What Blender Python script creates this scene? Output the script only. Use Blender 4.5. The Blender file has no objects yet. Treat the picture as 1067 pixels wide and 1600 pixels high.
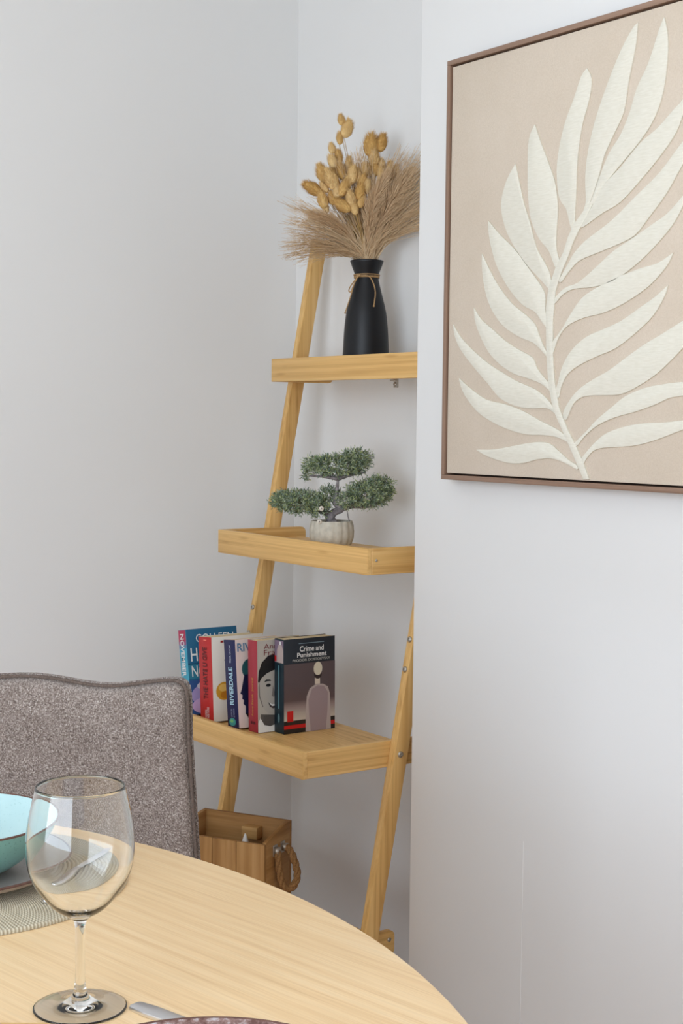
import bpy, bmesh, math, random
from mathutils import Vector, Matrix
random.seed(7)
WIN_X, WIN_Y, WIN_W, WIN_Z0, WIN_Z1, WIN_P = 2.1, -3.3, 2.4, 0.12, 2.42, 95.0
PI = math.pi
SC = bpy.context.scene
COL = SC.collection
# ------------------------------------------------------------------ camera, world, light, exposure
cam_data = bpy.data.cameras.new('camera')
cam_data.sensor_fit = 'VERTICAL'; cam_data.sensor_height = 36.0; cam_data.sensor_width = 24.0
cam_data.lens = 52.844; cam_data.clip_start = 0.05
cam = bpy.data.objects.new('camera', cam_data); COL.objects.link(cam)
yaw, pit, rol = 0.95931, -0.061109, 0.01128
fw = Vector((-math.sin(yaw)*math.cos(pit), math.cos(yaw)*math.cos(pit), math.sin(pit)))
rt = Vector((math.cos(yaw), math.sin(yaw), 0)); up = rt.cross(fw)
r2 = rt*math.cos(rol)+up*math.sin(rol); u2 = up*math.cos(rol)-rt*math.sin(rol)
M = Matrix((r2, u2, -fw)).transposed().to_4x4(); M.translation = Vector((2.4885, -1.9325, 1.2471))
cam.matrix_world = M
SC.camera = cam
SC.view_settings.view_transform = 'Standard'; SC.view_settings.look = 'None'
SC.view_settings.gamma = 1.0; SC.view_settings.use_curve_mapping = False
SC.view_settings.exposure = 0.0
w = bpy.data.worlds.new('sky'); SC.world = w; w.use_nodes = True
w.node_tree.nodes['Background'].inputs[0].default_value = (0.75, 0.87, 1.0, 1)
w.node_tree.nodes['Background'].inputs[1].default_value = 1.0
def area_light(name, loc, rot, sx, sy, power, col):
    d = bpy.data.lights.new(name, 'AREA'); d.shape = 'RECTANGLE'; d.size = sx; d.size_y = sy
    d.energy = power; d.color = col
    o = bpy.data.objects.new(name, d); o.location = loc; o.rotation_euler = rot; COL.objects.link(o); return o
area_light('window_daylight', (WIN_X, WIN_Y+0.02, (WIN_Z0+WIN_Z1)/2), (PI/2, 0, 0), WIN_W, WIN_Z1-WIN_Z0, WIN_P, (0.79, 0.89, 1.0))
SC.cycles.sample_clamp_indirect = 0; SC.cycles.blur_glossy = 0.5; SC.cycles.max_bounces = 16; SC.cycles.diffuse_bounces = 6; SC.cycles.transmission_bounces = 12
SC.cycles.transparent_max_bounces = 12
# ------------------------------------------------------------------ helpers
def srgb(r, g, b):
    f = lambda c: (c/255/12.92) if c/255 <= 0.04045 else ((c/255+0.055)/1.055)**2.4
    return (f(r), f(g), f(b), 1.0)
class NT:
    def __init__(s, name):
        s.m = bpy.data.materials.new(name); s.m.use_nodes = True; s.t = s.m.node_tree
        s.b = s.t.nodes['Principled BSDF']
    def n(s, typ, **kw):
        n = s.t.nodes.new(typ)
        for k, v in kw.items():
            if k in n.inputs: n.inputs[k].default_value = v
            else: setattr(n, k, v)
        return n
    def l(s, a, b): s.t.links.new(a, b)
    def coord(s, scale=(1,1,1), rot=(0,0,0)):
        c = s.n('ShaderNodeTexCoord'); m = s.n('ShaderNodeMapping'); m.inputs['Scale'].default_value = scale
        m.inputs['Rotation'].default_value = rot
        s.l(c.outputs['Object'], m.inputs['Vector']); return m.outputs[0]
    def ramp(s, fac, stops):
        r = s.n('ShaderNodeValToRGB'); e = r.color_ramp.elements
        while len(e) < len(stops): e.new(0.5)
        for i, (p, c) in enumerate(stops): e[i].position = p; e[i].color = c
        s.l(fac, r.inputs[0]); return r.outputs[0]
    def mix(s, fac, a, b, mode='MIX'):
        m = s.n('ShaderNodeMix', data_type='RGBA', blend_type=mode)
        for v, i in ((fac, 0), (a, 6), (b, 7)):
            if hasattr(v, 'is_linked'): s.l(v, m.inputs[i])
            else: m.inputs[i].default_value = v
        return m.outputs[2]
    def bump(s, h, strength=0.2, dist=0.001):
        b = s.n('ShaderNodeBump'); b.inputs['Strength'].default_value = strength; b.inputs['Distance'].default_value = dist
        s.l(h, b.inputs['Height']); s.l(b.outputs[0], s.b.inputs['Normal'])
    def noise(s, vec, scale, detail=3, rough=0.5):
        n = s.n('ShaderNodeTexNoise'); n.inputs['Scale'].default_value = scale; n.inputs['Detail'].default_value = detail
        n.inputs['Roughness'].default_value = rough; s.l(vec, n.inputs['Vector']); return n.outputs[0]
def plain(name, col, rough=0.5, metal=0.0, spec=0.5, vary=0.0, scale=60):
    t = NT(name); t.b.inputs['Roughness'].default_value = rough; t.b.inputs['Metallic'].default_value = metal
    t.b.inputs['Specular IOR Level'].default_value = spec
    if vary:
        f = t.noise(t.coord(), scale, 4)
        a = tuple(c*(1-vary) for c in col[:3])+(1,); b = tuple(min(1, c*(1+vary)) for c in col[:3])+(1,)
        t.l(t.ramp(f, [(0.3, a), (0.7, b)]), t.b.inputs['Base Color'])
    else: t.b.inputs['Base Color'].default_value = col
    return t.m
def wood(name, axis, dark, mid, light, fine=900, rough=0.45, node=False, rot=0.0, stretch=0.012):
    """grain runs along the local axis of each piece"""
    t = NT(name); sc = [1, 1, 1]; sc[axis] = stretch
    v = t.coord(tuple(sc), (0, 0, rot))
    oi = t.n('ShaderNodeObjectInfo'); ad = t.n('ShaderNodeVectorMath', operation='ADD')
    mu = t.n('ShaderNodeMath', operation='MULTIPLY'); mu.inputs[1].default_value = 7.3
    t.l(oi.outputs['Random'], mu.inputs[0]); t.l(v, ad.inputs[0]); t.l(mu.outputs[0], ad.inputs[1]); v = ad.outputs[0]
    a = t.noise(v, fine*0.11, 3, 0.6); b = t.noise(v, fine*0.6, 2, 0.6)
    c1 = t.ramp(a, [(0.3, dark), (0.5, mid), (0.72, light)])
    c2 = t.ramp(b, [(0.35, (0.86, 0.83, 0.78, 1)), (0.6, (1, 1, 1, 1))])
    col = t.mix(0.55, c1, c2, 'MULTIPLY')
    if node:   # darker knuckles of the bamboo strips
        sc2 = [55, 55, 55]; sc2[axis] = 9
        vv = t.coord(tuple(sc2)); ad2 = t.n('ShaderNodeVectorMath', operation='ADD'); t.l(vv, ad2.inputs[0]); t.l(mu.outputs[0], ad2.inputs[1])
        vo = t.n('ShaderNodeTexVoronoi'); vo.inputs['Scale'].default_value = 1.0; t.l(ad2.outputs[0], vo.inputs['Vector'])
        k = t.ramp(vo.outputs['Distance'], [(0.0, (0.70, 0.62, 0.52, 1)), (0.12, (0.80, 0.74, 0.66, 1)), (0.26, (1, 1, 1, 1))])
        col = t.mix(0.75, col, k, 'MULTIPLY')
    t.l(col, t.b.inputs['Base Color']); t.b.inputs['Roughness'].default_value = rough
    t.b.inputs['Specular IOR Level'].default_value = 0.35
    t.bump(b, 0.08, 0.0006)
    return t.m
def link(name, mesh, parent=None, loc=(0,0,0), rot=(0,0,0)):
    o = bpy.data.objects.new(name, mesh); COL.objects.link(o); o.location = loc; o.rotation_euler = rot
    if parent: o.parent = parent
    return o
def empty(name, loc, label, cat, rot=(0,0,0), group=None):
    o = link(name, None, None, loc, rot); o.empty_display_size = 0.05
    return tag(o, label, cat, group)
def tag(o, label, cat, group=None):
    o['label'] = label; o['category'] = cat
    if group: o['group'] = group
    return o
def mesh_of(bm, mats, smooth=False, angle=None):
    me = bpy.data.meshes.new('mesh')
    bmesh.ops.recalc_face_normals(bm, faces=bm.faces[:])
    bm.to_mesh(me); bm.free()
    for m in (mats if isinstance(mats, (list, tuple)) else [mats]): me.materials.append(m)
    if smooth:
        me.polygons.foreach_set('use_smooth', [True]*len(me.polygons))
        if angle: me.set_sharp_from_angle(angle=math.radians(angle))
    return me
def raw(verts, faces, mats, smooth=False, mi=None):
    me = bpy.data.meshes.new('mesh'); me.from_pydata([tuple(v) for v in verts], [], faces)
    for m in (mats if isinstance(mats, (list, tuple)) else [mats]): me.materials.append(m)
    if mi: me.polygons.foreach_set('material_index', mi)
    if smooth: me.polygons.foreach_set('use_smooth', [True]*len(me.polygons))
    me.update(); return me
def box_bm(bm, x0, x1, y0, y1, z0, z1, bev=0.0, seg=2):
    r = bmesh.ops.create_cube(bm, size=1.0)
    for v in r['verts']: v.co = Vector((x0+(v.co.x+.5)*(x1-x0), y0+(v.co.y+.5)*(y1-y0), z0+(v.co.z+.5)*(z1-z0)))
    if bev:
        es = list({e for v in r['verts'] for e in v.link_edges})
        bmesh.ops.bevel(bm, geom=es, offset=bev, segments=seg, profile=0.5, affect='EDGES')
def box(name, x0, x1, y0, y1, z0, z1, mat, parent=None, bev=0.0, loc=(0,0,0), rot=(0,0,0), seg=2):
    bm = bmesh.new(); box_bm(bm, x0, x1, y0, y1, z0, z1, bev, seg)
    return link(name, mesh_of(bm, mat, bool(bev), 35), parent, loc, rot)
def prism(name, poly, t, mat, parent=None, plane='XY', at=0.0, bev=0.0, loc=(0,0,0), rot=(0,0,0)):
    """extrude a 2-D outline by t along the third axis, starting at `at`"""
    bm = bmesh.new()
    def P(a, b, c): return {'XY': (a, b, c), 'XZ': (a, c, b), 'YZ': (c, a, b)}[plane]
    vs = [bm.verts.new(P(a, b, at)) for a, b in poly]; f = bm.faces.new(vs)
    ex = bmesh.ops.extrude_face_region(bm, geom=[f])
    d = Vector(P(0, 0, t)) 
    bmesh.ops.translate(bm, vec=d, verts=[g for g in ex['geom'] if isinstance(g, bmesh.types.BMVert)])
    if bev: bmesh.ops.bevel(bm, geom=bm.edges[:], offset=bev, segments=2, profile=0.5, affect='EDGES')
    return link(name, mesh_of(bm, mat, bool(bev), 35), parent, loc, rot)
def rrect(x0, x1, y0, y1, r, corners=(1,1,1,1), n=5):
    pts = []
    for k, (cx, cy, a0) in enumerate(((x1-r, y1-r, 0), (x0+r, y1-r, 90), (x0+r, y0+r, 180), (x1-r, y0+r, 270))):
        if corners[k]:
            for i in range(n+1):
                a = math.radians(a0+90*i/n); pts.append((cx+r*math.cos(a), cy+r*math.sin(a)))
        else: pts.append(((x1, y1), (x0, y1), (x0, y0), (x1, y0))[k])
    return pts
def lathe_mesh(prof, seg, mat, closed=False, smooth=True, angle=50):
    bm = bmesh.new(); rings = []
    for r, z in prof:
        if r < 1e-6: rings.append([bm.verts.new((0, 0, z))])
        else: rings.append([bm.verts.new((r*math.cos(2*PI*i/seg), r*math.sin(2*PI*i/seg), z)) for i in range(seg)])
    pairs = list(zip(rings, rings[1:]))
    if closed: pairs.append((rings[-1], rings[0]))
    for A, B in pairs:
        for i in range(seg):
            j = (i+1) % seg
            if len(A) == 1 and len(B) == 1: continue
            if len(A) == 1: bm.faces.new((A[0], B[i], B[j]))
            elif len(B) == 1: bm.faces.new((A[i], A[j], B[0]))
            else: bm.faces.new((A[i], A[j], B[j], B[i]))
    return mesh_of(bm, mat, smooth, angle)
def smooth_path(pts, n):
    """Catmull-Rom through pts, n samples per span"""
    P = [Vector(p) for p in pts]; Q = [P[0]*2-P[1]]+P+[P[-1]*2-P[-2]]; out = []
    for i in range(1, len(Q)-2):
        for k in range(n):
            t = k/n; a, b, c, d = Q[i-1:i+3]
            out.append(0.5*((2*b)+(c-a)*t+(2*a-5*b+4*c-d)*t*t+(3*b-a-3*c+d)*t**3))
    out.append(P[-1]); return out
def tube_data(path, rad, n=8, V=None, F=None, cap=True):
    V = [] if V is None else V; F = [] if F is None else F
    path = [Vector(p) for p in path]; m = len(path)
    if not hasattr(rad, '__len__'): rad = [rad]*m
    t0 = (path[1]-path[0]).normalized(); nrm = t0.orthogonal().normalized(); base = len(V)
    for i, p in enumerate(path):
        t = (path[min(i+1, m-1)]-path[max(i-1, 0)])
        t = t.normalized() if t.length > 1e-9 else t0
        nrm = (nrm-t*nrm.dot(t)); nrm = nrm.normalized() if nrm.length > 1e-6 else t.orthogonal().normalized()
        bi = t.cross(nrm)
        for k in range(n):
            a = 2*PI*k/n; V.append(p+(nrm*math.cos(a)+bi*math.sin(a))*rad[i])
    for i in range(m-1):
        for k in range(n):
            a = base+i*n+k; b = base+i*n+(k+1) % n; F.append((a, b, b+n, a+n))
    if cap:
        F.append(tuple(base+k for k in reversed(range(n)))); F.append(tuple(base+(m-1)*n+k for k in range(n)))
    return V, F
def tube(name, path, rad, mat, parent=None, n=8, loc=(0,0,0), rot=(0,0,0)):
    V, F = tube_data(path, rad, n); return link(name, raw(V, F, mat, True), parent, loc, rot)
def lettering(name, text, mat, parent, origin, u, v, width=None, height=None, bold=0.0, shear=0.0):
    """flat printed words: u is the reading direction, v is up, origin is the lower-left corner"""
    c = bpy.data.curves.new('t', 'FONT'); c.body = text; c.size = 1.0; c.offset = bold; c.shear = shear; c.resolution_u = 3
    o = bpy.data.objects.new('t', c); COL.objects.link(o); bpy.context.view_layer.update()
    me = bpy.data.meshes.new_from_object(o.evaluated_get(bpy.context.evaluated_depsgraph_get()))
    bpy.data.objects.remove(o); bpy.data.curves.remove(c)
    xs = [p.co.x for p in me.vertices]; ys = [p.co.y for p in me.vertices]
    sx = width/(max(xs)-min(xs)) if width else None; sy = height/(max(ys)-min(ys)) if height else None
    sx = sx or sy; sy = sy or sx; x0, y0 = min(xs), min(ys)
    u = Vector(u); v = Vector(v); origin = Vector(origin)
    for p in me.vertices: p.co = origin+u*((p.co.x-x0)*sx)+v*((p.co.y-y0)*sy)
    me.materials.clear(); me.materials.append(mat)
    return link(name, me, parent)
def screw(name, loc, nrm, r, parent, depth=0.002):
    """domed metal screw head with a hex recess"""
    prof = [(0, depth*0.35), (r*0.36, depth*0.35), (r*0.42, depth), (r*0.75, depth*0.9), (r, depth*0.35), (r, -0.0005), (0, -0.0005)]
    o = link(name, lathe_mesh(prof, 14, M_STEEL), parent, loc)
    o.rotation_euler = Vector(nrm).to_track_quat('Z', 'Y').to_euler(); return o
# ------------------------------------------------------------------ materials
def wall_paint(name, col):
    t = NT(name); v = t.coord(); f = t.noise(v, 1.3, 3)
    a = tuple(c*0.985 for c in col[:3])+(1,)
    t.l(t.ramp(f, [(0.35, a), (0.65, col)]), t.b.inputs['Base Color']); t.b.inputs['Roughness'].default_value = 0.6
    t.b.inputs['Specular IOR Level'].default_value = 0.25
    t.bump(t.noise(v, 260, 3), 0.05, 0.0008); return t.m
M_WALL = wall_paint('wall_paint', (0.80, 0.795, 0.785, 1))
M_CEIL = wall_paint('ceiling_paint', (0.82, 0.82, 0.81, 1))
BAM = [wood('bamboo_'+'xyz'[a], a, srgb(202, 156, 92), srgb(224, 180, 113), srgb(234, 194, 130), 800, 0.42, True) for a in range(3)]
M_OAK = wood('oak_tabletop', 0, srgb(238, 201, 152), srgb(247, 214, 167), srgb(251, 222, 179), 900, 0.40, False, 0, 0.02)
M_FLOOR = wood('floor_oak', 0, srgb(150, 110, 72), srgb(172, 132, 90), srgb(186, 148, 106), 400, 0.5)
CRATE = [wood('crate_wood_'+'xyz'[a], a, srgb(140, 98, 52), srgb(172, 128, 76), srgb(192, 150, 98), 300, 0.65, False, 0, 0.06) for a in range(3)]
M_STEEL = plain('screw_steel', srgb(186, 180, 170), 0.4, 0.8)
M_CUTLERY = plain('cutlery_steel', srgb(226, 226, 228), 0.34, 1.0)
M_WALNUT = wood('walnut_frame', 0, srgb(122, 96, 80), srgb(142, 114, 96), srgb(156, 128, 110), 700, 0.5)
M_WALNUT_Z = wood('walnut_frame_upright', 2, srgb(122, 96, 80), srgb(142, 114, 96), srgb(156, 128, 110), 700, 0.5)
M_SHADOWGAP = plain('frame_inner_edge', srgb(62, 44, 34), 0.7)
def canvas_mat():
    t = NT('canvas_beige'); v = t.coord(); f = t.noise(v, 420, 4, 0.7); g = t.noise(v, 9, 3)
    c = t.mix(0.5, t.ramp(f, [(0.3, srgb(196, 180, 161)), (0.7, srgb(219, 206, 190))]), t.ramp(g, [(0.3, srgb(204, 189, 171)), (0.7, srgb(214, 200, 184))]))
    t.l(c, t.b.inputs['Base Color']); t.b.inputs['Roughness'].default_value = 0.85; t.b.inputs['Specular IOR Level'].default_value = 0.15
    t.bump(f, 0.25, 0.0008); return t.m
M_CANVAS = canvas_mat()
def leaf_mat():
    t = NT('painted_cream_relief'); v = t.coord((60, 1, 400)); f = t.noise(v, 1.0, 3)
    t.l(t.ramp(f, [(0.3, srgb(219, 214, 199)), (0.7, srgb(229, 225, 212))]), t.b.inputs['Base Color'])
    t.b.inputs['Roughness'].default_value = 0.75; t.b.inputs['Specular IOR Level'].default_value = 0.2; t.bump(f, 0.15, 0.0005); return t.m
M_LEAFART = leaf_mat()
def fabric_mat():
    t = NT('boucle_taupe'); v = t.coord()
    vo = t.n('ShaderNodeTexVoronoi'); vo.inputs['Scale'].default_value = 430; t.l(v, vo.inputs['Vector'])
    f = t.noise(v, 520, 3, 0.65); g = t.noise(v, 14, 2)
    c = t.ramp(f, [(0.32, srgb(72, 61, 57)), (0.45, srgb(126, 112, 105)), (0.55, srgb(158, 145, 137)), (0.66, srgb(224, 216, 210))])
    c = t.mix(0.3, c, t.ramp(vo.outputs['Color'], [(0.2, srgb(96, 82, 76)), (0.8, srgb(190, 178, 170))]))
    c = t.mix(0.35, c, t.ramp(g, [(0.3, srgb(196, 188, 184)), (0.7, (1, 1, 1, 1))]), 'MULTIPLY')
    t.l(c, t.b.inputs['Base Color']); t.b.inputs['Roughness'].default_value = 0.95; t.b.inputs['Specular IOR Level'].default_value = 0.1
    t.b.inputs['Sheen Weight'].default_value = 0.15
    t.bump(f, 0.7, 0.003); return t.m
M_FABRIC = fabric_mat()
M_PIPING = plain('piping_taupe', srgb(104, 91, 84), 0.95, 0, 0.1, 0.3, 500)
M_BLACKLEG = plain('chair_leg_black', srgb(30, 29, 29), 0.5)
def glass_mat():
    t = NT('clear_glass'); t.b.inputs['Base Color'].default_value = (0.985, 0.99, 0.985, 1); t.b.inputs['Roughness'].default_value = 0.0
    t.b.inputs['Transmission Weight'].default_value = 1.0; t.b.inputs['IOR'].default_value = 1.5; return t.m
M_GLASS = glass_mat()
def stone_glaze(name, base, speck, rough=0.35, thr=0.66, scale=340):
    t = NT(name); v = t.coord(); f = t.noise(v, scale, 2); g = t.noise(v, 16, 3)
    c = t.ramp(f, [(thr-0.02, (1, 1, 1, 1)), (thr+0.04, speck)])
    a = tuple(x*0.94 for x in base[:3])+(1,)
    t.l(t.mix(1.0, t.ramp(g, [(0.3, a), (0.7, base)]), c, 'MULTIPLY'), t.b.inputs['Base Color'])
    t.b.inputs['Roughness'].default_value = rough; return t.m
M_TURQ = stone_glaze('turquoise_glaze', srgb(180, 208, 209), srgb(235, 240, 240), 0.22)
M_TURQ_OUT = stone_glaze('turquoise_glaze_outer', srgb(128, 178, 172), srgb(200, 205, 200), 0.3)
M_RIM = plain('bare_brown_rim', srgb(96, 66, 56), 0.55, 0, 0.4, 0.35, 200)
M_GREYPLATE = stone_glaze('grey_glaze', srgb(158, 150, 146), srgb(225, 220, 218), 0.28)
M_PINKPLATE = stone_glaze('pale_stoneware_underside', srgb(196, 174, 158), srgb(170, 150, 140), 0.5)
def reactive_rim():
    t = NT('reactive_brown_rim'); v = t.coord(); f = t.noise(v, 95, 4, 0.7)
    t.l(t.ramp(f, [(0.40, srgb(92, 58, 52)), (0.55, srgb(140, 112, 106)), (0.66, srgb(192, 186, 188))]), t.b.inputs['Base Color'])
    t.b.inputs['Roughness'].default_value = 0.35; return t.m
M_REACT = reactive_rim()
def mat_weave():
    t = NT('woven_placemat'); c = t.n('ShaderNodeTexCoord'); sp = t.n('ShaderNodeSeparateXYZ'); t.l(c.outputs['Object'], sp.inputs[0])
    at = t.n('ShaderNodeMath', operation='ARCTAN2'); t.l(sp.outputs[1], at.inputs[0]); t.l(sp.outputs[0], at.inputs[1])
    ln = t.n('ShaderNodeVectorMath', operation='LENGTH'); t.l(c.outputs['Object'], ln.inputs[0])
    a = t.n('ShaderNodeMath', operation='MULTIPLY'); a.inputs[1].default_value = 300; t.l(at.outputs[0], a.inputs[0])
    b = t.n('ShaderNodeMath', operation='MULTIPLY_ADD'); b.inputs[1].default_value = 0.0; t.l(ln.outputs['Value'], b.inputs[0]); t.l(a.outputs[0], b.inputs[2])
    s = t.n('ShaderNodeMath', operation='SINE'); t.l(b.outputs[0], s.inputs[0])
    m = t.n('ShaderNodeMapRange'); m.inputs[1].default_value = -1; t.l(s.outputs[0], m.inputs[0])
    g = t.noise(t.coord(), 30, 3)
    col = t.ramp(m.outputs[0], [(0.2, srgb(178, 167, 144)), (0.8, srgb(204, 195, 174))])
    col = t.mix(0.5, col, t.ramp(g, [(0.3, srgb(214, 206, 196)), (0.7, (1, 1, 1, 1))]), 'MULTIPLY')
    t.l(col, t.b.inputs['Base Color']); t.b.inputs['Roughness'].default_value = 0.85; t.bump(m.outputs[0], 0.6, 0.0012); return t.m
M_PLACEMAT = mat_weave()
M_VASE = plain('matte_black_ceramic', srgb(20, 21, 25), 0.44, 0, 0.35, 0.12, 30)
M_TWINE = plain('jute_twine', srgb(176, 142, 100), 0.9, 0, 0.2, 0.35, 900)
def tail_mat():
    t = NT('bunny_tail_fluff'); oi = t.n('ShaderNodeObjectInfo'); g = t.n('ShaderNodeNewGeometry')
    c = t.ramp(oi.outputs['Random'], [(0.0, srgb(216, 174, 106)), (0.5, srgb(230, 194, 130)), (1.0, srgb(242, 214, 160))])
    h = t.ramp(g.outputs['Random Per Island'], [(0.0, (0.82, 0.80, 0.76, 1)), (1.0, (1, 1, 1, 1))])
    t.l(t.mix(0.8, c, h, 'MULTIPLY'), t.b.inputs['Base Color']); t.b.inputs['Roughness'].default_value = 0.95
    t.b.inputs['Specular IOR Level'].default_value = 0.1; return t.m
M_TAIL = tail_mat()
M_TAIL_STEM = plain('dried_stem', srgb(176, 144, 92), 0.8, 0, 0.2, 0.2, 60)
def strand_mat(name, cols):
    t = NT(name); g = t.n('ShaderNodeNewGeometry')
    t.l(t.ramp(g.outputs['Random Per Island'], [(i/(len(cols)-1), c) for i, c in enumerate(cols)]), t.b.inputs['Base Color'])
    t.b.inputs['Roughness'].default_value = 0.85; t.b.inputs['Specular IOR Level'].default_value = 0.15; return t.m
M_STRAND = strand_mat('dried_grass', [srgb(190, 160, 126), srgb(214, 184, 146), srgb(228, 204, 168), srgb(178, 146, 110)])
M_PLUME = strand_mat('feathery_plume', [srgb(206, 174, 136), srgb(222, 192, 154), srgb(232, 206, 170), srgb(192, 158, 120)])
M_NEEDLE = strand_mat('bonsai_leaf', [srgb(92, 112, 90), srgb(128, 146, 106), srgb(172, 182, 126), srgb(152, 164, 148), srgb(112, 130, 118), srgb(192, 200, 164)])
M_BARK = plain('bonsai_bark', srgb(138, 131, 132), 0.85, 0, 0.2, 0.4, 120)
M_SOIL = plain('dark_soil', srgb(58, 48, 42), 0.95, 0, 0.1, 0.4, 300)
M_POT = plain('pale_stone_pot', srgb(200, 193, 178), 0.75, 0, 0.25, 0.12, 90)
M_STUB = plain('pale_cut_wood', srgb(222, 214, 200), 0.8)
M_PAGES = plain('book_pages', srgb(214, 196, 160), 0.9, 0, 0.1, 0.1, 200)
M_ROPE = plain('handle_rope', srgb(150, 112, 72), 0.9, 0, 0.15, 0.35, 400)
M_PALEBLOCK = wood('pale_block_wood', 0, srgb(160, 120, 68), srgb(188, 146, 90), srgb(202, 164, 108), 300, 0.6, False, 0, 0.1)
M_BOARD = wood('serving_board_wood', 0, srgb(214, 168, 100), srgb(232, 190, 122), srgb(240, 202, 140), 400, 0.45)
_pm = {}
def ink(r, g, b):
    k = (r, g, b)
    if k not in _pm: _pm[k] = plain('print_%02x%02x%02x' % k, srgb(r, g, b), 0.45, 0, 0.35)
    return _pm[k]
LEAVES=[
 [(963,564),(1485,584),(2037,665),(2513,727),(2861,721),(3093,601),(3350,451),(3558,361),(3560,291),(3268,391),(2926,459),(2580,430),(2226,359),(1863,348),(1427,418),(1139,493)],
 [(438,1861),(753,1680),(1209,1469),(1712,1385),(2201,1263),(2619,1106),(3025,971),(3254,857),(3398,704),(3370,723),(3087,816),(2742,850),(2332,852),(1909,918),(1473,1036),(1024,1220),(693,1471),(523,1662)],
 [(247,2852),(466,2611),(800,2369),(1256,2108),(1698,1914),(2067,1766),(2487,1641),(2782,1481),(2958,1323),(3047,1206),(3030,1206),(2787,1312),(2437,1304),(2018,1344),(1586,1487),(1265,1737),(874,2033),(472,2379),(299,2638)],
 [(833,3116),(1044,2898),(1366,2699),(1682,2503),(2052,2329),(2413,2179),(2535,1997),(2714,1836),(2891,1696),(2939,1617),(2940,1558),(2660,1719),(2305,1823),(1942,1909),(1570,2080),(1250,2313),(987,2653),(864,2907)],
 [(1033,4064),(1211,3813),(1470,3488),(1848,3142),(2215,2922),(2455,2752),(2578,2549),(2700,2348),(2830,2206),(2820,2148),(2584,2332),(2406,2437),(2046,2550),(1613,2770),(1293,3091),(1126,3429),(1040,3805)],
 [(1189,4631),(1477,4380),(1914,4059),(2251,3733),(2553,3436),(2703,3230),(2716,2975),(2805,2697),(2795,2638),(2629,2783),(2450,2957),(2151,3084),(1780,3387),(1462,3773),(1297,4112),(1208,4405)],
 [(1885,5537),(2003,5184),(2132,4813),(2289,4481),(2460,4052),(2688,3759),(2820,3554),(2874,3278),(2834,3261),(2787,3322),(2580,3493),(2251,3753),(1944,4056),(1692,4380),(1548,4716),(1541,4979),(1668,5285)],
 [(2360,6139),(2514,5824),(2786,5322),(2908,5037),(2976,4644),(2953,4260),(2961,3970),(3058,3730),(3005,3637),(2918,3702),(2768,3967),(2532,4183),(2318,4517),(2230,4921),(2202,5515),(2220,5905)],
 [(3597,6856),(3710,6660),(3666,6332),(3517,5944),(3423,5429),(3410,4977),(3393,4599),(3376,4277),(3309,4284),(3262,4384),(3172,4622),(2998,4834),(2929,5265),(2975,5643),(3103,6045),(3312,6428),(3466,6741)],
 [(4717,7355),(4679,6993),(4545,6477),(4458,6019),(4263,5721),(4039,5383),(3918,5046),(3692,4586),(3585,4559),(3635,4686),(3612,5103),(3664,5509),(3810,5974),(4058,6489),(4351,6984),(4595,7280)],
 [(5268,7330),(5349,7039),(5360,6686),(5290,6205),(5133,5841),(4849,5526),(4407,5187),(4028,4884),(3799,4612),(3744,4655),(3869,4903),(3944,5062),(4143,5406),(4392,5665),(4585,5999),(4724,6338),(4960,6690),(5163,7147)],
 [(5965,6297),(5860,5987),(5692,5753),(5573,5527),(5297,5248),(4917,4940),(4426,4598),(4015,4458),(3593,4286),(3549,4329),(3799,4612),(4028,4903),(4408,5150),(4802,5460),(5188,5655),(5514,5887),(5684,5999)],
 [(6209,5758),(6042,5336),(5717,5016),(5413,4631),(5037,4279),(4747,4035),(4344,3918),(3929,3831),(3501,3733),(3231,3544),(3096,3418),(3038,3461),(3254,3715),(3387,3876),(3654,4061),(4228,4324),(4777,4668),(5258,4969),(5705,5367)],
 [(5925,4728),(5738,4383),(5525,4105),(5126,3785),(4762,3560),(4310,3354),(3839,3285),(3405,3283),(3130,3204),(2953,3071),(2917,3139),(3182,3316),(3511,3390),(3935,3624),(4295,3837),(4748,4017),(5090,4165),(5423,4310),(5732,4541)],
 [(5576,3704),(5450,3508),(5167,3277),(4876,3115),(4477,2955),(4064,2847),(3638,2793),(3257,2676),(3039,2473),(2921,2223),(2873,2303),(2898,2419),(3119,2625),(3307,2847),(3574,3112),(3893,3259),(4360,3399),(4864,3509),(5255,3566)],
 [(5483,3213),(5417,3046),(5184,2754),(4845,2515),(4395,2273),(3980,2155),(3552,2014),(3281,1865),(3146,1673),(3079,1479),(3007,1597),(3060,1733),(3164,2022),(3380,2279),(3702,2478),(4072,2584),(4485,2703),(4883,2889),(5223,3051)],
 [(6175,2756),(6048,2448),(5809,2227),(5593,2056),(5263,1830),(4873,1646),(4521,1531),(4105,1519),(3677,1499),(3434,1369),(3275,1110),(3199,1226),(3349,1439),(3564,1622),(3884,1779),(4250,1923),(4656,2136),(5001,2308),(5387,2467),(5795,2642)],
 [(6394,1642),(6124,1551),(5833,1500),(5564,1466),(5278,1366),(4835,1249),(4430,1166),(4014,1028),(3724,845),(3537,676),(3481,725),(3748,922),(4011,1134),(4321,1323),(4625,1501),(5023,1626),(5413,1683),(5826,1713),(6119,1695)],
 [(6499,1176),(6186,1059),(5850,977),(5344,823),(4902,723),(4548,690),(4131,662),(3920,601),(3762,463),(3710,385),(3653,460),(3759,578),(3969,754),(4229,909),(4640,1019),(5041,1074),(5432,1088),(5845,1127),(6183,1157)],
]
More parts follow.
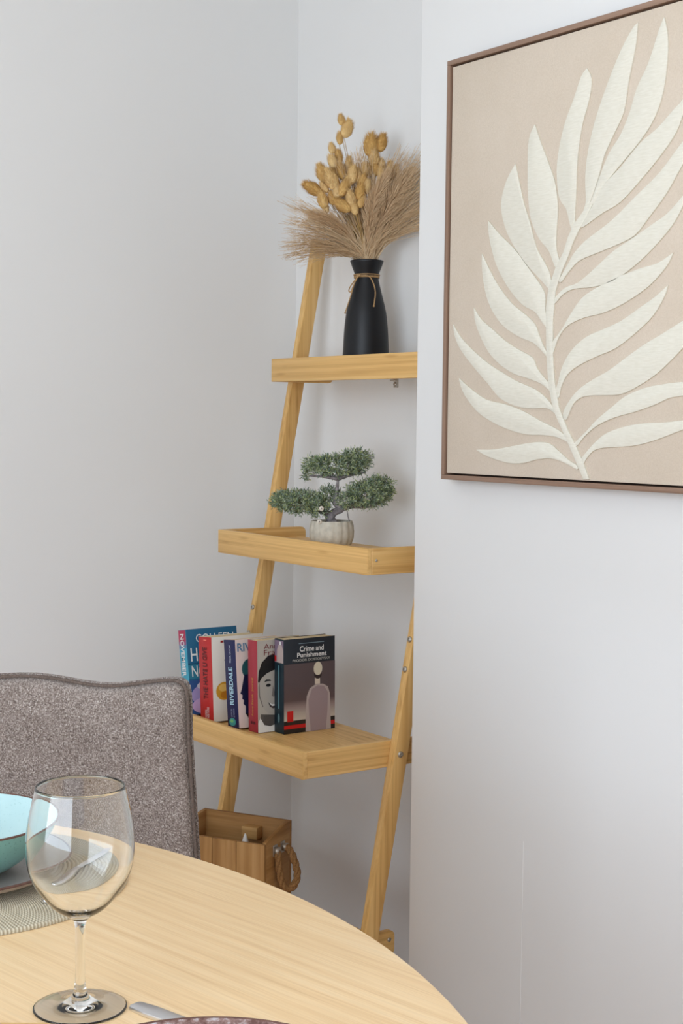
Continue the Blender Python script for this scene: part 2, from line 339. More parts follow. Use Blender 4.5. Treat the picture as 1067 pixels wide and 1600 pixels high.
STEM=[(3719,104),(3603,323),(3429,589),(3196,934),(2960,1284),(2833,1716),(2773,2188),(2748,2660),(2738,3013),(2787,3322),(2948,3661),(3137,3916),(3241,4156),(3373,4354),(3586,4540),(3796,4706),(3957,4967),(3990,4944),(3849,4700),(3670,4437),(3497,4247),(3371,4068),(3251,3830),(3091,3573),(2959,3273),(2916,2808),(2919,2302),(2973,1793),(3100,1323),(3307,974),(3537,669),(3710,404),(3854,110)]
CHAIR = (0.5507, -1.0887, math.atan2(.65, .76))
# ------------------------------------------------------------------ room shell
def struct(o): o['kind'] = 'structure'; return o
XE, YA, YB, XL = 0.1866, -0.145, 0.10, -0.615
XR, YW, ZC = 4.3, WIN_Y, 2.6
struct(box('floor', XL-.1, XR+.1, YW-.1, YB+.1, -0.08, 0.0, M_FLOOR))
struct(box('ceiling', XL-.1, XR+.1, YW-.1, YB+.1, ZC, ZC+.08, M_CEIL))
struct(box('wall_left', XL-.1, XL, YW-.1, YB+.1, 0, ZC, M_WALL))
struct(box('wall_alcove', XL, XE, YB, YB+.1, 0, ZC, M_WALL))
wr = struct(box('wall_right', XE, XR+.1, YA, YB+.1, 0, ZC, M_WALL, bev=0.0025))
box('wallpaper_seam', 0.5155, 0.5163, YA-0.0003, YA+0.001, 0.0, 0.50, M_WALL, wr)
struct(box('wall_rear', XR, XR+.1, YW-.1, YA, 0, ZC, M_WALL))
wx0, wx1, wz0, wz1 = WIN_X-WIN_W/2-.06, WIN_X+WIN_W/2+.06, WIN_Z0-.06, WIN_Z1+.06
HW_, WH = (wx1-wx0)/2, wz1-wz0
bm = bmesh.new()
for a in ((XL, wx0, 0, ZC), (wx1, XR, 0, ZC), (wx0, wx1, 0, wz0), (wx0, wx1, wz1, ZC)): box_bm(bm, a[0], a[1], YW-.1, YW, a[2], a[3])
struct(link('wall_window', mesh_of(bm, M_WALL)))
M_PVC = plain('white_window_frame', srgb(236, 236, 234), 0.35)
win = struct(link('window_1', None, None, (WIN_X, YW, wz0))); win['kind'] = 'structure'
for nm, a in (('frame_stile', (-HW_, -HW_+.06, 0, WH)), ('frame_stile', (HW_-.06, HW_, 0, WH)), ('frame_rail', (-HW_+.06, HW_-.06, 0, .06)), ('frame_rail', (-HW_+.06, HW_-.06, WH-.06, WH)), ('mullion', (-.04, .04, .06, WH-.06))):
    box(nm, a[0], a[1], -.08, -.03, a[2], a[3], M_PVC, win, 0.004)
# ------------------------------------------------------------------ ladder shelf
SX, SR, PW, PD, Y0, LEAN, H = -0.4406, 0.1321, 0.0202, 0.0332, -0.2686, 0.1854, 0.0524
shelf = empty('ladder_shelf', (0, 0, 0), 'tall bamboo ladder shelf with four trays leaning in the alcove', 'shelf')
def post(x0, ztop):
    bm = bmesh.new(); box_bm(bm, x0, x0+PW, 0, PD, 0, ztop, 0.0015, 2)
    for v in bm.verts: v.co.y += LEAN*v.co.z
    return link('post', mesh_of(bm, BAM[2], True, 35), shelf, (0, Y0, 0))
pL = post(SX-PW, 1.665); pR = post(SR, 1.665)
def post_y(z): return Y0+LEAN*z
for pp, x in ((pL, SX-PW/2), (pR, SR+PW/2)):
    for z in (0.814, 0.755): screw('screw', (x, LEAN*z-0.0005, z), (0, -1, LEAN), 0.0062, pp, 0.0035)
screw('bolt', (SR+PW, post_y(0.588)-Y0+0.014, 0.588), (1, 0, 0), 0.0065, pR, 0.003)
TRAYS = [(1.3852, -0.0799, 0.085), (0.9979, -0.2181, 0.012), (0.6132, -0.3645, -0.063), (0.2280, -0.5080, -0.138)]
RT = 0.012
for z, yf, yb in TRAYS:
    b = box('shelf_board', SX+RT, SR-RT, yf+RT, yb-0.02, z-0.031, z-0.022, BAM[0], shelf)
    box('front_rail', SX, SR, yf, yf+RT, z-H, z, BAM[0], b, 0.0012)
    for x in (SX, SR-RT):
        s = prism('side_rail', rrect(yf+RT, yb, z-H, z, 0.013, (1, 0, 0, 1)), RT, BAM[1], b, 'YZ', x)
        bm = bmesh.new(); bm.from_mesh(s.data)
        bmesh.ops.bevel(bm, geom=[e for e in bm.edges if e.calc_face_angle(0) > 1.2], offset=0.001, segments=1, affect='EDGES')
        bm.to_mesh(s.data); bm.free()
    if abs(z-0.6132) > .01: screw('screw', (SR, yf+0.022 if z > 0.5 else -0.152, z-0.024 if z > 0.5 else 0.210), (1, 0, 0), 0.0048 if z < 0.5 else 0.003, b, 0.002)
bm = bmesh.new()
box_bm(bm, -0.121, -0.107, 0.030, 0.034, 1.318, 1.3545, 0.001); box_bm(bm, -0.129, -0.107, 0.034, 0.060, 1.3505, 1.3545)
box_bm(bm, -0.129, -0.1075, 0.026, 0.0345, 1.332, 1.3355, 0.001)
br = link('wall_bracket', mesh_of(bm, M_STEEL, True, 30), shelf)
screw('screw', (-0.114, 0.030, 1.325), (0, -1, 0), 0.005, br, 0.003)
# ------------------------------------------------------------------ picture
PICX, PICZ, PICW, PICH = 0.309, 1.1395, 0.665, 0.7635
pic = empty('framed_picture', (PICX, YA, PICZ), 'large beige canvas with raised cream frond in a thin walnut frame', 'picture')
FW_, FD = 0.0088, 0.035
box('frame_rail', 0, PICW, -FD, -0.0005, 0, FW_, M_WALNUT, pic, 0.0007)
box('frame_rail', 0, PICW, -FD, -0.0005, PICH-FW_, PICH, M_WALNUT, pic, 0.0007)
box('frame_stile', 0, FW_, -FD, -0.0005, FW_, PICH-FW_, M_WALNUT_Z, pic, 0.0007)
box('frame_stile', PICW-FW_, PICW, -FD, -0.0005, FW_, PICH-FW_, M_WALNUT_Z, pic, 0.0007)
box('backing_board', FW_, PICW-FW_, -0.012, -0.002, FW_, PICH-FW_, M_SHADOWGAP, pic)
G = 0.0034
cv = box('canvas', FW_+G, PICW-FW_-G, -0.0315, -0.012, FW_+G, PICH-FW_-G, M_CANVAS, pic, 0.0012)
for pts in LEAVES:
    P = [(a/1e4+0.002, c/1e4+0.0005) for a, c in pts]
    path = smooth_path([(a, c, 0) for a, c in P]+[(P[0][0], P[0][1], 0)], 3)[:-1]
    prism('leaf', [(p.x, p.y) for p in path], -0.0032, M_LEAFART, cv, 'XZ', -0.0310, 0.0009)
P = [(a/1e4+0.002, max(c/1e4+0.0005, 0.0145)) for a, c in STEM]
prism('stem', P, -0.0036, M_LEAFART, cv, 'XZ', -0.0310, 0.0006)
# ------------------------------------------------------------------ dining table
TZ = 0.75
table = empty('dining_table', (1.219, -1.988, 0), 'large round pale oak dining table with fine wood grain', 'table', (0, 0, 0.18))
prof = [(0, TZ), (0.9050, TZ), (0.9085, TZ-0.0012), (0.9098, TZ-0.0045), (0.9098, TZ-0.024), (0.905, TZ-0.028), (0, TZ-0.028)]
link('tabletop', lathe_mesh(prof, 200, M_OAK, False, True, 30), table)
bm = bmesh.new()
for a in ((-.5, .5, -.53, -.50), (-.5, .5, .50, .53), (-.53, -.5, -.53, .53), (.5, .53, -.53, .53)): box_bm(bm, a[0], a[1], a[2], a[3], TZ-0.095, TZ-0.028)
link('apron', mesh_of(bm, M_OAK), table)
for sx in (-1, 1):
    for sy in (-1, 1):
        tube('leg', [(sx*.56, sy*.56, 0), (sx*.53, sy*.53, 0.35), (sx*.50, sy*.50, TZ-0.03)], [0.018, 0.026, 0.032], M_OAK, table, 16)
# ------------------------------------------------------------------ chair
CX, CY, CA = CHAIR
chair = empty('dining_chair', (CX, CY, 0), 'taupe boucle fabric dining chair with piped edge at the round table', 'chair', (0, 0, CA))
def backz(u, v, hh, zc):
    f = [(0, -.003), (.42, -.010), (1, .009)]; a = min(abs(u), 1)
    for (x0, y0), (x1, y1) in zip(f, f[1:]):
        if a <= x1: t = (a-x0)/(x1-x0); t = t*t*(3-2*t); d = y0+(y1-y0)*t; break
    return zc+hh*v+d*max(0, v)**3
def back_slab(hw, hh, zc, y0, T, wrap, n, mat, name, p=26, front=True):
    V, F = [], []
    sgn = -1 if front else 1
    def pt(u, v, dep):
        m = max(abs(u), abs(v)); k = (abs(u)**p+abs(v)**p)**(1/p); s = m/k if k > 1e-9 else 1
        uu, vv = u*s, v*s
        hwz = hw*(1+0.10*max(0, (0.7-vv))*0.5)
        y = y0-wrap*uu*uu+dep+0.02*(1-vv)*0.5
        return Vector((hwz*uu, y, backz(uu, vv, hh, zc)))
    N = n
    for j in range(N+1):
        for i in range(N+1):
            u = -1+2*i/N; v = -1+2*j/N
            u = math.copysign(abs(u)**0.75, u); v = math.copysign(abs(v)**0.75, v)
            m = max(abs(u), abs(v)); dep = sgn*T*(max(0, 1-m**9))**0.5
            V.append(pt(u, v, dep))
    for j in range(N):
        for i in range(N): a = j*(N+1)+i; F.append((a, a+1, a+N+2, a+N+1))
    loop = []
    for i in range(N): loop.append(V[i])
    for j in range(N): loop.append(V[j*(N+1)+N])
    for i in range(N, 0, -1): loop.append(V[N*(N+1)+i])
    for j in range(N, 0, -1): loop.append(V[j*(N+1)])
    # close the flat side
    base = len(V)
    for j in range(N+1):
        for i in range(N+1):
            u = -1+2*i/N; v = -1+2*j/N
            u = math.copysign(abs(u)**0.75, u); v = math.copysign(abs(v)**0.75, v)
            V.append(pt(u, v, 0.0))
    for j in range(N):
        for i in range(N): a = base+j*(N+1)+i; F.append((a+1, a, a+N+1, a+N+2))
    bm = bmesh.new(); bv = [bm.verts.new(v) for v in V]
    for f in F: bm.faces.new([bv[k] for k in f])
    bmesh.ops.remove_doubles(bm, verts=bm.verts[:], dist=1e-6)
    return link(name, mesh_of(bm, mat, True), chair), loop
HWB, HHB, ZCB = 0.235, 0.218, 0.672
fc, loop = back_slab(HWB, HHB, ZCB, -0.002, 0.022, 0.03, 40, M_FABRIC, 'back_cushion')
back_slab(HWB+0.005, HHB+0.005, ZCB, 0.002, 0.036, 0.03, 40, M_FABRIC, 'back_shell', front=False)
cen = Vector((0, 0, ZCB))
tube('piping', loop+[loop[0]], 0.0027, M_PIPING, chair, 6)
bm = bmesh.new(); box_bm(bm, -.225, .225, -.43, .01, .41, .485, 0.03, 4); link('seat', mesh_of(bm, M_FABRIC, True), chair)
for sx in (-1, 1):
    tube('leg', [(sx*.19, -.38, .415), (sx*.215, -.41, 0)], [0.017, 0.011], M_BLACKLEG, chair, 12)
    tube('leg', [(sx*.19, -.03, .415), (sx*.215, .05, 0)], [0.017, 0.011], M_BLACKLEG, chair, 12)
# ------------------------------------------------------------------ tableware
PCX, PCY = 0.96, -1.365
pmt = link('placemat', None, None, (PCX, PCY, TZ))
prof = [(0.0001, 0.0)]
prof = [(0, 0.004)]
RG = 0.0052; nr = 36
for k in range(nr):
    for q in range(6):
        a = PI*q/6; prof.append((0.001+(k+q/6)*RG, 0.0028+0.0022*math.sin(a)))
prof += [(0.001+nr*RG, 0.0026), (0.001+nr*RG-0.0004, 0.0003), (0.0, 0.0003)]
bpy.data.objects.remove(pmt)
pmt = link('placemat', lathe_mesh(prof, 110, M_PLACEMAT, False, True, 80), None, (PCX, PCY, TZ))
tag(pmt, 'round woven beige placemat under the grey plate and turquoise bowl', 'placemat')
def crown(prof, n=5):
    return [(max(0, p.x), p.y) for p in smooth_path([(a, b, 0) for a, b in prof], n)]
ZP = TZ+0.0052
plate = empty('dinner_plate', (PCX, PCY, ZP), 'grey stoneware plate with brown rim line under the turquoise bowl', 'plate')
def make_plate(root, top, under, rimm, R=0.126, HT=0.0205, rw=0.0012, inner=None):
    link('plate_top', lathe_mesh(crown([(0, .0065), (.06, .0065), (.085, .0080), (.102, .0118), (.116, .0165), (R-.002, HT-.0003)]), 120, top), root)
    link('plate_underside', lathe_mesh(crown([(R-.0002, HT-.0022), (.116, .0118), (.098, .0060), (.082, .0025), (.074, 0.0), (.068, 0.0)])+[(.064, .0025), (0, .0025)], 120, under), root)
    pr = [(R-.0022+rw*0, HT-.0004), (R-.0010, HT+.0004), (R+.0003, HT-.0004), (R+.0002, HT-.0022)]
    link('rim', lathe_mesh(crown(pr, 4), 120, rimm), root)
make_plate(plate, M_GREYPLATE, M_PINKPLATE, M_RIM)
bowl = empty('bowl', (PCX, PCY, ZP+0.0066), 'turquoise glazed bowl with thin brown rim on the grey plate', 'bowl')
RB, HB = 0.111, 0.0590
link('inner_glaze', lathe_mesh(crown([(0, .0065), (.035, .0068), (.055, .0100), (.078, .0230), (.096, .0420), (RB-.0024, HB-.0006)]), 120, M_TURQ), bowl)
link('outer_wall', lathe_mesh(crown([(RB-.0002, HB-.0014), (.1005, .0400), (.084, .0200), (.064, .0060), (.050, .0022), (.046, 0), (.041, 0)])+[(.038, .002), (0, .002)], 120, M_TURQ_OUT), bowl)
link('rim', lathe_mesh(crown([(RB-.0026, HB-.0008), (RB-.0013, HB+.0003), (RB, HB-.0004), (RB-.0001, HB-.0018)], 4), 120, M_RIM), bowl)
fp = empty('dinner_plate', (1.577, -1.407, TZ), 'speckled reddish brown rimmed plate at the near table edge, cut by the frame', 'plate')
make_plate(fp, M_REACT, M_REACT, M_RIM)
link('plate_well', lathe_mesh(crown([(0, .0072), (.06, .0072), (.085, .0088), (.100, .0120), (.112, .0158)]), 96, stone_glaze('pale_grey_glaze', srgb(196, 192, 192), srgb(150, 130, 128), 0.25)), fp)
# knives: flat, blade and handle
def knife(loc, rz, label, L=0.205, ws=1.0):
    k = empty('table_knife', loc, label, 'knife', (0, 0, rz))
    out = [(a, c*ws) for a, c in [(0, -.004), (.002, -.007), (.02, -.0088), (.06, -.0080), (.085, -.0055), (.085, .0055), (.06, .0080), (.02, .0088), (.002, .007), (0, .004)]]
    prism('handle', out, 0.0042, M_CUTLERY, k, 'XY', 0.0, 0.0011)
    bl = [(a, c*ws) for a, c in [(.085, -.0055), (.10, -.006), (.11, -.0095), (.17, -.0095), (.19, -.007), (L, .004), (.19, .0062), (.11, .0062), (.085, .0055)]]
    prism('blade', bl, 0.0016, M_CUTLERY, k, 'XY', 0.001, 0.0004)
    return k
knife((1.3745, -1.3600, TZ), 0.28, 'steel table knife with its wide handle end beside the wine glass foot')
knife((1.0965, -1.3165, TZ+0.0052), math.atan2(.132, -.123), 'steel table knife lying on the placemat behind the wine glass', 0.185, 0.6)
board = empty('serving_board', (1.4131, -1.4454, TZ), 'pale wooden board just in front of the wine glass, mostly out of frame', 'board', (0, 0, math.atan2(.573, -.8192)+PI))
prism('board_slab', rrect(0.0, 0.30, -0.20, 0.0, 0.012, (1, 1, 1, 1)), 0.020, M_BOARD, board, 'XY', 0.0, 0.002)
# ------------------------------------------------------------------ wine glass
gl = empty('wine_glass', (1.3507, -1.3979, TZ), 'empty clear stemmed wine glass standing near the table edge', 'glass')
outer = [(.0393, .0012), (.0382, .0024), (.030, .0036), (.020, .0052), (.0115, .0080), (.0066, .0125), (.0047, .020), (.0040, .041), (.0041, .062), (.0050, .0735), (.0092, .0788), (.0215, .0868), (.0345, .1018), (.0412, .1140), (.0442, .1260), (.0453, .1398), (.0446, .1520), (.0428, .1640), (.0398, .1780), (.0372, .1895)]
inner = [(.0361, .1895), (.0387, .1780), (.0417, .1640), (.0435, .1520), (.0442, .1398), (.0430, .1260), (.0399, .1145), (.0330, .1030), (.0205, .0895), (.0090, .0838), (0, .0826)]
prof = [(0, .0016), (.020, .0014), (.034, .0009), (.0366, .0002), (.0384, .0002), (.0391, .0006)]+crown(outer, 5)+[(.0368, .1902), (.0364, .1901)]+crown(inner, 5)
prof[-1] = (0, .0826)
link('glass_body', lathe_mesh(prof, 128, M_GLASS, False, True, 180), gl)
# ------------------------------------------------------------------ books
ZS3 = 0.6132-0.022
CREAM = ink(226, 222, 212)
def book(xr, t, y0, wd, ht, lean, label, cover_col, spine_col):
    b = empty('book', (xr-t, y0, ZS3), label, 'book', (0, -math.radians(lean), 0), 'paperbacks on the ladder shelf')
    c = 0.0009
    box('page_block', c, t-c, 0.002, wd-0.0015, 0.0012, ht-0.0012, M_PAGES, b)
    box('front_cover', t-c, t, 0, wd, 0, ht, cover_col, b, 0.0003)
    box('back_cover', 0, c, 0, wd, 0, ht, cover_col, b, 0.0003)
    box('spine', 0, t-0.0002, -0.0003, c, 0.0001, ht-0.0001, spine_col, b, 0.0003)
    b['t'] = t; b['w'] = wd; b['h'] = ht
    return b
def on_cover(b, name, shapes, lift=0.0004):
    """flat print on the front cover: shapes = [(colour, [(y, z) as fractions of the cover])]"""
    V, F, mats, mi = [], [], [], []
    for k, (col, pts) in enumerate(shapes):
        m = col
        if m not in mats: mats.append(m)
        i0 = len(V)
        for a, c in pts: V.append((b['t']+lift+0.00006*k, a*b['w'], c*b['h']))
        F.append(tuple(range(i0, len(V)))); mi.append(mats.index(m))
    return link(name, raw(V, F, mats, False, mi), b)
def on_spine(b, name, shapes, lift=0.0007):
    V, F, mats, mi = [], [], [], []
    for k, (col, pts) in enumerate(shapes):
        if col not in mats: mats.append(col)
        i0 = len(V)
        for a, c in pts: V.append((a*b['t'], -lift-0.00006*k, c*b['h']))
        F.append(tuple(range(i0, len(V)))); mi.append(mats.index(col))
    return link(name, raw(V, F, mats, False, mi), b)
def ell(cx, cz, rx, rz, n=24, a0=0, a1=360): return [(cx+rx*math.cos(math.radians(a0+(a1-a0)*i/n)), cz+rz*math.sin(math.radians(a0+(a1-a0)*i/n))) for i in range(n if a1-a0 == 360 else n+1)]
def rc(x0, x1, z0, z1): return [(x0, z0), (x1, z0), (x1, z1), (x0, z1)]
def words(b, text, mat, y, z, wdt, hgt, bold=0.0):   # on the cover, reading along +Y
    return lettering('cover_lettering', text, mat, b, (b['t']+0.0012, y*b['w'], z*b['h']), (0, 1, 0), (0, 0, 1), wdt*b['w'], hgt*b['h'], bold)
def spine_up(b, text, mat, x, z, ln, hgt, bold=0.0): # reading upwards
    return lettering('spine_lettering', text, mat, b, (x*b['t'], -0.0013, z*b['h']), (0, 0, 1), (-1, 0, 0), ln*b['h'], hgt*b['t'], bold)
def spine_down(b, text, mat, x, z, ln, hgt, bold=0.0):
    return lettering('spine_lettering', text, mat, b, (x*b['t'], -0.0013, z*b['h']), (0, 0, -1), (1, 0, 0), ln*b['h'], hgt*b['t'], bold)
WHITE = ink(232, 232, 230)
# 1 blue paperback
b = book(-0.372, 0.034, -0.322, 0.130, 0.188, 9.0, 'tall blue paperback with white capitals, half hidden by the chair back', ink(34, 96, 132), ink(72, 164, 190))
on_spine(b, 'spine_print', [(ink(176, 52, 84), rc(0.02, .98, .86, .995)), (ink(150, 84, 124), rc(0.02, .98, .82, .86)), (ink(104, 136, 168), rc(.02, .98, .78, .82)), (ink(44, 140, 160), rc(.02, .98, .1, .3))])
on_cover(b, 'cover_print', [(ink(48, 124, 150), rc(0, 1, .42, .60)), (ink(20, 72, 104), rc(0, .9, .585, .60)), (ink(52, 84, 140), rc(0, 1, .0, .40)), (ink(168, 150, 196), ell(.42, .22, .40, .15)), (ink(206, 170, 210), ell(.32, .10, .3, .10)), (ink(214, 204, 214), ell(.3, .33, .16, .05)), (ink(112, 88, 150), ell(.72, .12, .2, .08))])
words(b, 'COLLEEN', WHITE, .18, .84, .74, .095); words(b, 'HOOVER', WHITE, .06, .62, .88, .16, .01); words(b, 'NOVEMBER', WHITE, .06, .44, .88, .13, .01)
spine_down(b, 'NOVEMBER', WHITE, .24, .95, .50, .50, .02); spine_down(b, '9', WHITE, .24, .42, .055, .50, .02)
# 2 red spine, white cover
b = book(-0.286, 0.056, -0.316, 0.130, 0.182, 4.2, 'thick paperback with plain red spine, white cover and golden disc', ink(222, 217, 208), ink(188, 44, 44))
GOLD = ink(206, 150, 44)
on_cover(b, 'cover_print', [(GOLD, ell(.215, .355, .155, .108, 32)), (ink(228, 186, 96), ell(.20, .395, .09, .045, 20)), (ink(190, 122, 30), ell(.24, .31, .10, .045, 20)), (ink(150, 40, 40), rc(.17, .22, .93, .955)), (ink(60, 50, 50), rc(.23, .30, .93, .955)), (ink(30, 28, 28), ell(.25, .72, .018, .012, 10))])
DK = ink(92, 24, 26)
spine_up(b, 'THE HATE U GIVE', DK, .64, .26, .62, .34, .02)
spine_up(b, 'ANGIE THOMAS', WHITE, .70, .035, .13, .16); spine_up(b, 'ROMAN', WHITE, .52, .04, .09, .13)
on_spine(b, 'spine_print', [(ink(240, 130, 110), rc(.40, .62, .955, .968))])
# 3 navy spine
b = book(-0.197, 0.046, -0.306, 0.130, 0.186, 6.3, 'navy spined paperback with pale blue title and dark profile on cover', ink(214, 196, 188), ink(28, 32, 78))
NAVY = ink(24, 26, 62); TEAL = ink(40, 86, 92)
on_cover(b, 'cover_print', [(ink(224, 206, 200), rc(0, 1, 0, 1)), (TEAL, ell(.27, .66, .17, .12, 22)), (NAVY, [(.14, .60), (.11, .52), (.08, .44), (.05, .39), (.09, .37), (.08, .33), (.11, .31), (.10, .27), (.14, .24), (.13, .16), (.19, .10), (1, .10), (1, .62)]), (ink(30, 28, 30), [(.13, .16), (.20, .09), (1, .09), (1, .14)])])
words(b, 'RIVERDALE', ink(92, 128, 160), .03, .865, .90, .095, .02)
spine_up(b, 'RIVERDALE', ink(170, 206, 222), .68, .26, .43, .36, .03); spine_up(b, 'MICOL OSTOW', ink(196, 204, 220), .60, .74, .20, .16); spine_up(b, 'LE ROMAN', ink(150, 160, 190), .70, .12, .10, .13); spine_up(b, 'OFFICIEL', ink(150, 160, 190), .50, .12, .10, .13)
on_spine(b, 'spine_print', [(ink(60, 150, 150), ell(.45, .065, .30, .045, 18)), (ink(120, 190, 120), ell(.40, .075, .14, .02, 12))])
# 4 red spine with a portrait
b = book(-0.151, 0.037, -0.288, 0.128, 0.193, 2.0, 'red spined paperback with a smiling black and white portrait on its cover', ink(172, 164, 152), ink(164, 50, 62))
HAIR = ink(28, 26, 28); SKIN = ink(176, 170, 162); SH = ink(128, 122, 116)
on_cover(b, 'cover_print', [(m_, [(a*.62-.02 if 0 < a < 1 else a, c) for a, c in q_]) for m_, q_ in [(ink(182, 176, 166), rc(0, 1, 0, 1)), (ink(96, 90, 86), [(.12, .20), (.95, .16), (1, .0), (.1, .0)]), (HAIR, [(.04, .56), (.06, .66), (.16, .76), (.36, .83), (.60, .85), (.82, .80), (.96, .66), (.97, .50), (.9, .45), (.1, .50)]), (SKIN, [(.06, .40), (.05, .52), (.14, .59), (.32, .64), (.55, .67), (.78, .62), (.88, .50), (.86, .36), (.76, .25), (.56, .185), (.36, .20), (.18, .27)]), (SH, [(.06, .40), (.05, .50), (.09, .54), (.10, .40), (.20, .28), (.17, .275)]), (HAIR, [(.22, .545), (.30, .575), (.42, .57), (.45, .552), (.32, .553)]), (HAIR, ell(.36, .508, .075, .017, 14)), (HAIR, [(.58, .56), (.70, .575), (.80, .55), (.70, .556)]), (HAIR, ell(.69, .505, .07, .016, 14)), (SH, [(.50, .50), (.57, .40), (.52, .375), (.46, .39)]), (ink(70, 60, 60), [(.34, .325), (.46, .295), (.60, .295), (.70, .325), (.62, .262), (.50, .25), (.40, .272)]), (WHITE, [(.37, .318), (.47, .297), (.59, .297), (.67, .318), (.59, .278), (.46, .278)]), (ink(84, 80, 78), [(.20, .18), (.42, .185), (.62, .17), (.66, .07), (.18, .07)]), (WHITE, [(.0, .11), (.10, .16), (.22, .08), (.40, .06), (.62, .08), (.84, .10), (1, .08), (1, 0), (.0, 0)])]])
words(b, 'Anne', ink(120, 56, 60), .12, .905, .34, .055); words(b, 'Frank', ink(120, 56, 60), .12, .835, .40, .06)
spine_up(b, 'Anne Frank  Journal', ink(196, 134, 60), .62, .17, .42, .24, .01)
on_spine(b, 'spine_print', [(ink(90, 24, 34), rc(.24, .44, .085, .115)), (ink(90, 24, 34), rc(.52, .74, .085, .115))])
# 5 dark cover
b = book(-0.113, 0.036, -0.2485, 0.1285, 0.198, 0.9, 'dark paperback with white title above a simple pale figure, rightmost of the row', ink(36, 42, 50), ink(20, 42, 52))
def cover_sky():
    t = NT('print_brown_gradient'); c = t.n('ShaderNodeTexCoord'); s = t.n('ShaderNodeSeparateXYZ'); t.l(c.outputs['Object'], s.inputs[0])
    m = t.n('ShaderNodeMapRange'); m.inputs[1].default_value = 0.03; m.inputs[2].default_value = 0.10; t.l(s.outputs[2], m.inputs[0])
    t.l(t.ramp(m.outputs[0], [(0.0, srgb(196, 184, 170)), (0.35, srgb(150, 130, 126)), (0.55, srgb(92, 74, 74)), (1.0, srgb(90, 76, 78))]), t.b.inputs['Base Color'])
    t.b.inputs['Roughness'].default_value = 0.45; return t.m
SKY = cover_sky(); RED = ink(196, 28, 28); BLK = ink(44, 36, 32); MAUVE = ink(158, 138, 140); MAUVE2 = ink(184, 168, 164)
on_cover(b, 'cover_print', [(SKY, rc(.0, 1, 0, .735)), (BLK, rc(.0, 1, .0, .135)), (RED, rc(0, 1, .05, .09)), (RED, rc(.06, .18, .125, .24)), (MAUVE2, [(.42, .0), (.42, .22), (.44, .38), (.50, .46), (.62, .50), (.76, .495), (.86, .46), (.90, .38), (.91, .2), (.92, .0)]), (MAUVE, [(.52, .0), (.49, .16), (.47, .34), (.54, .45), (.66, .485), (.78, .47), (.86, .40), (.85, .2), (.82, .0)]), (ink(214, 200, 184), rc(.60, .70, .50, .57)), (ink(52, 40, 40), ell(.66, .60, .075, .045, 18)), (ink(216, 206, 184), ell(.66, .665, .085, .072, 22)), (ink(120, 140, 150), rc(.28, .78, .945, .952))])
words(b, 'Crime and', WHITE, .30, .86, .47, .06, .015); words(b, 'Punishment', WHITE, .25, .80, .58, .05, .015); words(b, 'FYODOR DOSTOEVSKY', ink(196, 196, 190), .16, .757, .74, .026, .005)
on_spine(b, 'spine_print', [(ink(126, 108, 128), rc(.04, .97, .75, .985)), (MAUVE2, [(.25, .75), (.28, .88), (.45, .94), (.80, .94), (.95, .88), (.95, .75)]), (WHITE, rc(.55, .70, .94, .975)), (RED, rc(.04, .22, .76, .82)), (ink(96, 140, 150), rc(.42, .52, .26, .72)), (ink(90, 120, 126), ell(.48, .16, .12, .05, 14))])
# ------------------------------------------------------------------ vase with dried grasses
RV = Vector((0.5735, 0.8191, 0)); FV = Vector((0.819, -0.574, 0)); ZV = Vector((0, 0, 1))
VX, VY, VZ = -0.185, 0.002, 1.3852-0.022
vase = empty('vase', (VX, VY, VZ), 'matte black bottle shaped vase tied with jute twine, on the top tray', 'vase')
out = [(0, 0), (.047, 0), (.0502, .003), (.0506, .020), (.0500, .034), (.0478, .080), (.0430, .121), (.0330, .161), (.0268, .186), (.0256, .196), (.0272, .204), (.0318, .216), (.0366, .2295)]
inn = [(.0338, .2290), (.0295, .216), (.0244, .203), (.0230, .195), (.0245, .180), (.030, .150), (0, .110)]
pr = crown(out[3:], 4); pr = [(0, 0), (.047, 0), (.0496, .0012), (.0503, .004)]+pr+[(.0356, .2308), (.0345, .2305)]+inn
link('vase_body', lathe_mesh(pr, 64, M_VASE, False, True, 60), vase)
def ring(z, r, tilt, n=40): return [Vector((r*math.cos(2*PI*i/n), r*math.sin(2*PI*i/n), z+tilt*math.cos(2*PI*i/n+0.6))) for i in range(n+1)]
V, F = [], []
for z, r, tl in ((.1935, .0273, .0006), (.1965, .0272, -.0009), (.1992, .0280, .0005)): tube_data(ring(z, r, tl), 0.0013, 6, V, F)
tw = link('twine_tie', raw(V, F, M_TWINE, True), vase)
def vp(u, z, d): return RV*u+FV*d+ZV*z
def twine(pts, nm): return tube(nm, smooth_path(pts, 6), 0.0013, M_TWINE, tw, 6)
twine([vp(-.018, .196, .024), vp(-.026, .186, .022), vp(-.036, .172, .017), vp(-.0385, .163, .016), vp(-.034, .162, .020), vp(-.030, .172, .024), vp(-.022, .190, .026)], 'bow_loop')
twine([vp(-.019, .195, .025), vp(-.028, .176, .027), vp(-.035, .150, .030), vp(-.046, .116, .025)], 'twine_end')
twine([vp(-.016, .196, .026), vp(.004, .194, .034), vp(.014, .178, .0395), vp(.0185, .158, .0415), vp(.0155, .130, .0475)], 'twine_end')
for p in (vp(-.046, .1155, .025), vp(.0155, .1295, .0475)): tube('end_knot', [p+ZV*.002, p, p-ZV*.002], [.0014, .0021, .0014], M_TWINE, tw, 8)
tube('tie_knot', [vp(-.022, .196, .022), vp(-.0185, .1955, .0255), vp(-.014, .196, .027)], [.0022, .0032, .0022], M_TWINE, tw, 8)
MO = Vector((VX, VY, VZ+0.2295))     # mouth of the vase
def clampY(p):
    p.y = min(p.y, 0.092); return p
def ribbon(V, F, path, w0, w1):
    """a thin three-sided blade along path"""
    tube_data(path, [w0+(w1-w0)*i/(len(path)-1) for i in range(len(path))], 3, V, F, False)
rg = random.Random(11)
